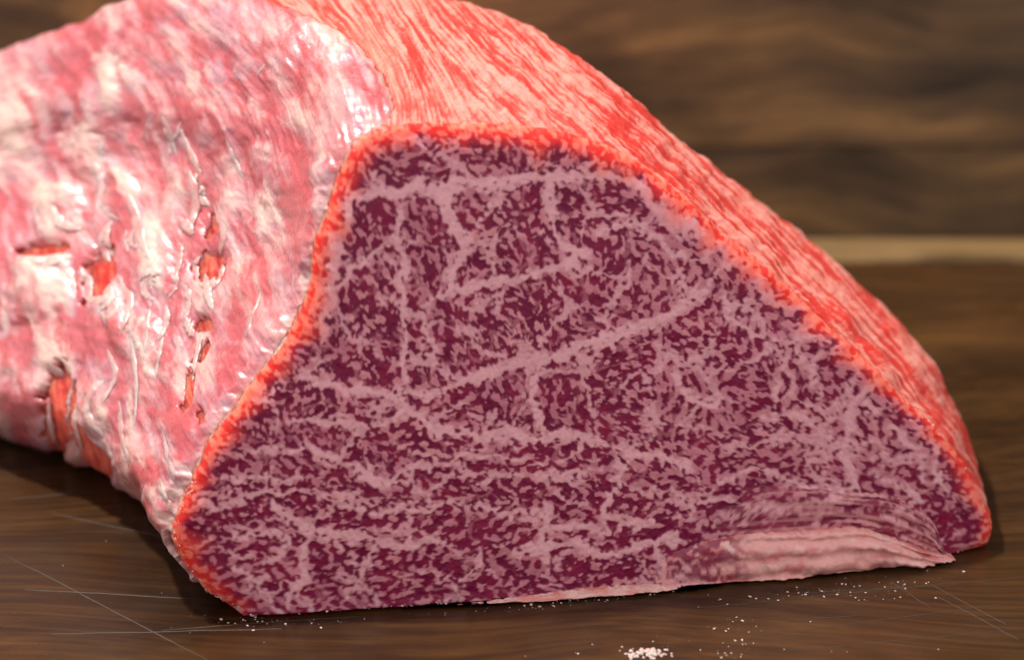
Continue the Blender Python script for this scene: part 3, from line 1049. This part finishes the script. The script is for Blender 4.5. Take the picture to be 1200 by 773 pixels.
# ---- folds hanging over the lower right of the cut face
def fold_part(name, top, bot, depth, colour, label=None, nu=260, nv=64, lift=0.0, rag=.4, mat=None, layers=0.0):
    def res(p):
        p = np.array(p, float)
        k = np.linspace(0, len(p) - 1, nu)
        return np.stack([interp_st(k, np.arange(len(p)), p[:, j]) for j in (0, 1)], -1)
    T, B = res(top), res(bot)
    u = np.linspace(0, 1, nu)[:, None]
    v = (np.arange(nv) / nv * 2 * math.pi)[None]
    cv, sv = np.cos(v), np.sin(v)
    mixv = .5 + .5 * np.sign(cv) * np.abs(cv) ** .8
    q = B[:, None] + (T - B)[:, None] * mixv[..., None]
    a, z = on_face(q[..., 0], q[..., 1])
    dp = np.interp(u[:, 0], np.linspace(0, 1, len(depth)), depth)[:, None]
    un = 1 + .25 * perlin(u * 14 + v * 0, v * 1.3 + u * 0, 95) + .18 * perlin(u * 40 + v * 0, v * 2.1 + u * 0, 96)
    lay = np.abs(np.sin(3.0 * math.pi * (mixv + .22 * u + .10 * perlin(u * 5 + 0 * v, mixv * 1.5, 98)))) ** .6
    un = un * (1 - layers + layers * lay)
    off = np.where(sv > 0, sv ** .75 if False else np.abs(sv) ** .75 * dp * un, -np.abs(sv) * .9)
    P = GA + a[..., None] * E0 + z[..., None] * UPF + NF * ((off + lift) * .001)[..., None]
    P = P + NF * bulge(a, np.maximum(z, 0))[..., None]
    P = P + UPF * (rag * .001 * perlin(u * 70 + v * 0, v * 2 + u * 0, 97) * (np.abs(cv) ** 2))[..., None]
    P[..., 2] = np.maximum(P[..., 2], .0007)
    col = colour(q[..., 0], q[..., 1], u + 0 * v, mixv + 0 * u)
    ids = np.arange(nu * nv).reshape(nu, nv)
    A, Bq = ids[:-1], ids[1:]
    Q = np.stack([A, Bq, np.roll(Bq, -1, 1), np.roll(A, -1, 1)], -1).reshape(-1, 4)
    V = np.concatenate([P.reshape(-1, 3), P[:1].mean(1), P[-1:].mean(1)])
    n = nu * nv
    t1 = np.stack([np.full(nv, n), ids[0], np.roll(ids[0], -1)], -1)
    t2 = np.stack([np.full(nv, n + 1), np.roll(ids[-1], -1), ids[-1]], -1)
    colv = np.concatenate([col.reshape(-1, 3), col[0, :1], col[-1, :1]])
    k = Q[(nu // 2) * nv + nv // 4]
    if np.cross(V[k[1]] - V[k[0]], V[k[3]] - V[k[0]]) @ NF < 0:
        Q, t1, t2 = Q[:, ::-1], t1[:, ::-1], t2[:, ::-1]
    o = mesh_mixed(name, V - BL, Q, np.concatenate([t1, t2]), mat or M_flap, beef, {'col': colv})
    if label:
        o['label'] = label
    return o


def fat_colour(px, py, u, w):
    s = fbm(u * 9, w * 5 + .8 * fbm(u * 5, w * 2, 101, 2), 102, 4)
    base = mixc(np.broadcast_to(np.array([.72, .32, .29]), px.shape + (3,)), np.broadcast_to(np.array([.58, .17, .16]), px.shape + (3,)), sstep(-.1, .7, s))
    base = mixc(base, np.broadcast_to(np.array([.74, .42, .37]), base.shape), sstep(.2, .8, fbm(u * 12, w * 6, 104, 3)))
    d = sample(dark, px, py) * (1 - sstep(845, 880, px - 10 * perlin(py / 9, py * 0, 103)))
    base = mixc(base, np.broadcast_to(MUS2, base.shape), d * .9)
    base = mixc(sample(face_col, px, py), base, sstep(.02, .30, u + .10 * s))
    return mixc(base, np.broadcast_to(np.array([.66, .25, .17]), base.shape), .6 * (1 - sstep(.1, .45, w)) * sstep(.3, .6, u))


def lean_colour(px, py, u, w):
    c = sample(face_col, px, py)
    s = fbm(u * 7, w * 6, 105, 3)
    s2 = fbm(u * 2.5 + .3 * w, w * 11 - 3 * u, 107, 3)
    c = mixc(c, np.broadcast_to(np.array([.62, .27, .265]), c.shape), .85 * sstep(-.05, .35, .5 * s + s2 + .35 * (u - .5)) * sstep(.1, .4, u))
    return mixc(c, np.broadcast_to(np.array([.30, .03, .045]), c.shape), .6 * sstep(.25, .6, -s2) * sstep(.1, .4, u))


def strip_colour(px, py, u, w):
    s = fbm(u * 12, w * 2, 106, 3)
    return mixc(np.broadcast_to(np.array([.66, .36, .32]), px.shape + (3,)), np.broadcast_to(np.array([.60, .20, .17]), px.shape + (3,)), sstep(-.2, .6, s))


fold_part('lean_fold', [(800, 572), (850, 566), (894, 564), (951, 567), (992, 573), (1036, 577), (1066, 588), (1088, 604), (1099, 628), (1106, 646)],
          [(800, 632), (830, 627), (861, 623), (951, 618), (1002, 616), (1040, 626), (1070, 638), (1090, 645), (1100, 648), (1108, 650)],
          [.05, .4, 1.3, 2.3, 3.0, 3.2, 2.0], lean_colour, mat=M_fold, layers=.45, lift=-.4)
fold_part('fat_fold', [(745, 655), (780, 643), (815, 630), (861, 621), (910, 618), (951, 616), (1002, 613), (1050, 628), (1090, 642), (1112, 648)],
          [(745, 694), (790, 693), (834, 692), (877, 686), (910, 682), (945, 678), (1015, 668), (1060, 664), (1096, 661), (1114, 653)],
          [.05, .9, 2.6, 4.2, 5.2, 5.4, 4.4], fat_colour, layers=.40, lift=-.3)
fold_part('fat_strip', [(470, 711), (560, 699), (640, 687), (710, 679), (770, 677), (812, 682), (842, 691)],
          [(470, 717), (560, 710), (640, 704), (710, 700), (770, 700), (812, 699), (842, 695)],
          [.2, 1.2, 1.8, 2.2, 2.6, 2.4, 1.4], strip_colour)

# ---- beads of moisture on the cut face
def beads():
    rb = random.Random(21)
    bm = bmesh.new()
    n = 0
    while n < 300:
        px, py = rb.uniform(215, 1150), rb.uniform(160, 705)
        cl = float(sample(CLUS, np.array(px), np.array(py)))
        if cl < rb.uniform(-.2, .9):
            continue
        a, z = on_face(np.array(px), np.array(py))
        k = np.arctan2(z - cz, a - ca)
        j = int(np.argmin(np.abs(np.angle(np.exp(1j * (ANG - k))))))
        q = math.hypot(a - ca, z - cz) / rad[j]
        if q > .95:
            continue
        i = min(NR - 1, int(round((q ** (1 / .92)) * NR)) - 1)
        c = FP[max(i, 0), j]
        r = rb.uniform(.00012, .00026) * (1.7 if rb.random() < .05 else 1)
        res = bmesh.ops.create_icosphere(bm, subdivisions=1, radius=r)
        for v in res['verts']:
            v.co = Vector(c - BL) + v.co + Vector(NF * r * .1)
        n += 1
    me = bpy.data.meshes.new('moisture_beads')
    bm.to_mesh(me)
    bm.free()
    for p in me.polygons:
        p.use_smooth = True
    N = NT('meat moisture')
    N.b.inputs['Base Color'].default_value = (1, .93, .92, 1)
    N.b.inputs['Roughness'].default_value = .16
    N.b.inputs['Transmission Weight'].default_value = .85
    N.b.inputs['IOR'].default_value = 1.36
    me.materials.append(N.m)
    o = bpy.data.objects.new('moisture_beads', me)
    o['kind'] = 'stuff'
    C.objects.link(o)
    o.parent = beef


CLUS = fbm(GX / 50, GY / 50, 121, 3) + .5 * seam
ANG = np.arctan2(rz_j - cz, ra_j - ca)
beads()

# ================================================================== crumbs of fat on the board
N = NT('white fat crumb')
N.b.inputs['Base Color'].default_value = (.78, .66, .60, 1)
N.b.inputs['Roughness'].default_value = .5
N.b.inputs['Subsurface Weight'].default_value = .4
N.b.inputs['Subsurface Scale'].default_value = .001
ncr = N.n('ShaderNodeTexNoise', Scale=900.0)
rcr = N.ramp([(.35, (.40, .22, .20)), (.6, (.62, .50, .45))])
N.l(ncr, 'Fac', rcr, 'Fac')
N.l(rcr, 'Color', N.b, 'Base Color')
M_crumb = N.m


def lump_verts(bm, p, r, rnd, flat=.6, sub=1):
    res = bmesh.ops.create_icosphere(bm, subdivisions=sub, radius=1)
    a = rnd.random() * 6.28
    sx, sy = r * (.7 + .8 * rnd.random()), r * (.6 + .5 * rnd.random())
    for v in res['verts']:
        k = 1 + .35 * (rnd.random() - .5)
        x, y, z = v.co.x * sx * k, v.co.y * sy * k, v.co.z * r * flat * k
        v.co = (p[0] + x * math.cos(a) - y * math.sin(a), p[1] + x * math.sin(a) + y * math.cos(a), max(p[2] + r * flat * .7 + z, .0001))


rnd = random.Random(3)
bm = bmesh.new()


def spray(n, cx, cy, sx, sy, r0, r1, tilt=0.0):
    for _ in range(n):
        dx = rnd.gauss(0, sx)
        px, py = cx + dx, cy + rnd.gauss(0, sy) + tilt * dx
        g = ground(px, py)
        lump_verts(bm, g, r0 + (r1 - r0) * rnd.random() ** 3, rnd)


spray(70, 940, 694, 60, 4, .00008, .00042, -.10)
spray(50, 1030, 690, 45, 8, .0001, .0004, -.1)
spray(60, 640, 708, 80, 3, .00012, .0005, -.09)
spray(40, 860, 745, 14, 14, .0001, .00045)
spray(35, 780, 760, 50, 12, .00008, .0003)
spray(25, 900, 740, 120, 20, .00008, .0003)
spray(40, 320, 728, 60, 3, .0001, .0004)
spray(40, 160, 700, 90, 40, .00006, .0002)
me = bpy.data.meshes.new('fat_crumbs')
bm.to_mesh(me)
bm.free()
me.materials.append(M_crumb)
o = bpy.data.objects.new('fat_crumbs', me)
o['kind'] = 'stuff'
o['label'] = 'fine white crumbs of fat scattered on the board along the foot of the meat'
C.objects.link(o)


# frayed edge: tiny shreds clinging to the rim of the cut
bm = bmesh.new()
for k in range(170):
    z = rnd.random()
    fr = rnd.uniform(.0, .085) if z < .45 else (rnd.uniform(.55, .64) if z < .62 else rnd.uniform(.66, .995))
    j = int(fr * NA) % NA
    c = FP[NR - 1 - rnd.randint(0, 3), j] - BL
    lump_verts(bm, c - np.array([0, 0, .0001]) + np.array(NF) * rnd.uniform(0, .0003), .00010 + .00028 * rnd.random() ** 2, rnd, .7)
me = bpy.data.meshes.new('fat_shreds')
bm.to_mesh(me)
bm.free()
me.materials.append(M_crumb)
o = bpy.data.objects.new('fat_shreds', me)
o['kind'] = 'stuff'
C.objects.link(o)
o.parent = beef


def scrap(px, py, w, r, label, seed, n=70):
    rn = random.Random(seed)
    bm = bmesh.new()
    g0 = ground(px, py)
    for _ in range(n):
        x = max(-1, min(1, rn.gauss(0, .5)))
        p = g0 + np.array([x * w, rn.gauss(0, .0011), 0]) - g0
        lump_verts(bm, p, r * (1.15 - .6 * abs(x)) * (.6 + .6 * rn.random()), rn, .7, 2)
    me = bpy.data.meshes.new('fat_scrap')
    bm.to_mesh(me)
    bm.free()
    for p in me.polygons:
        p.use_smooth = True
    me.materials.append(M_crumb)
    o = bpy.data.objects.new('fat_scrap', me)
    o.location = (float(g0[0]), float(g0[1]), 0)
    o['label'] = label
    o['category'] = 'fat scrap'
    o['group'] = 'loose scraps of white fat on the board'
    C.objects.link(o)


scrap(757, 767, .0060, .0006, 'largest scrap of white fat, lying on the board at the bottom edge of the photo', 5)
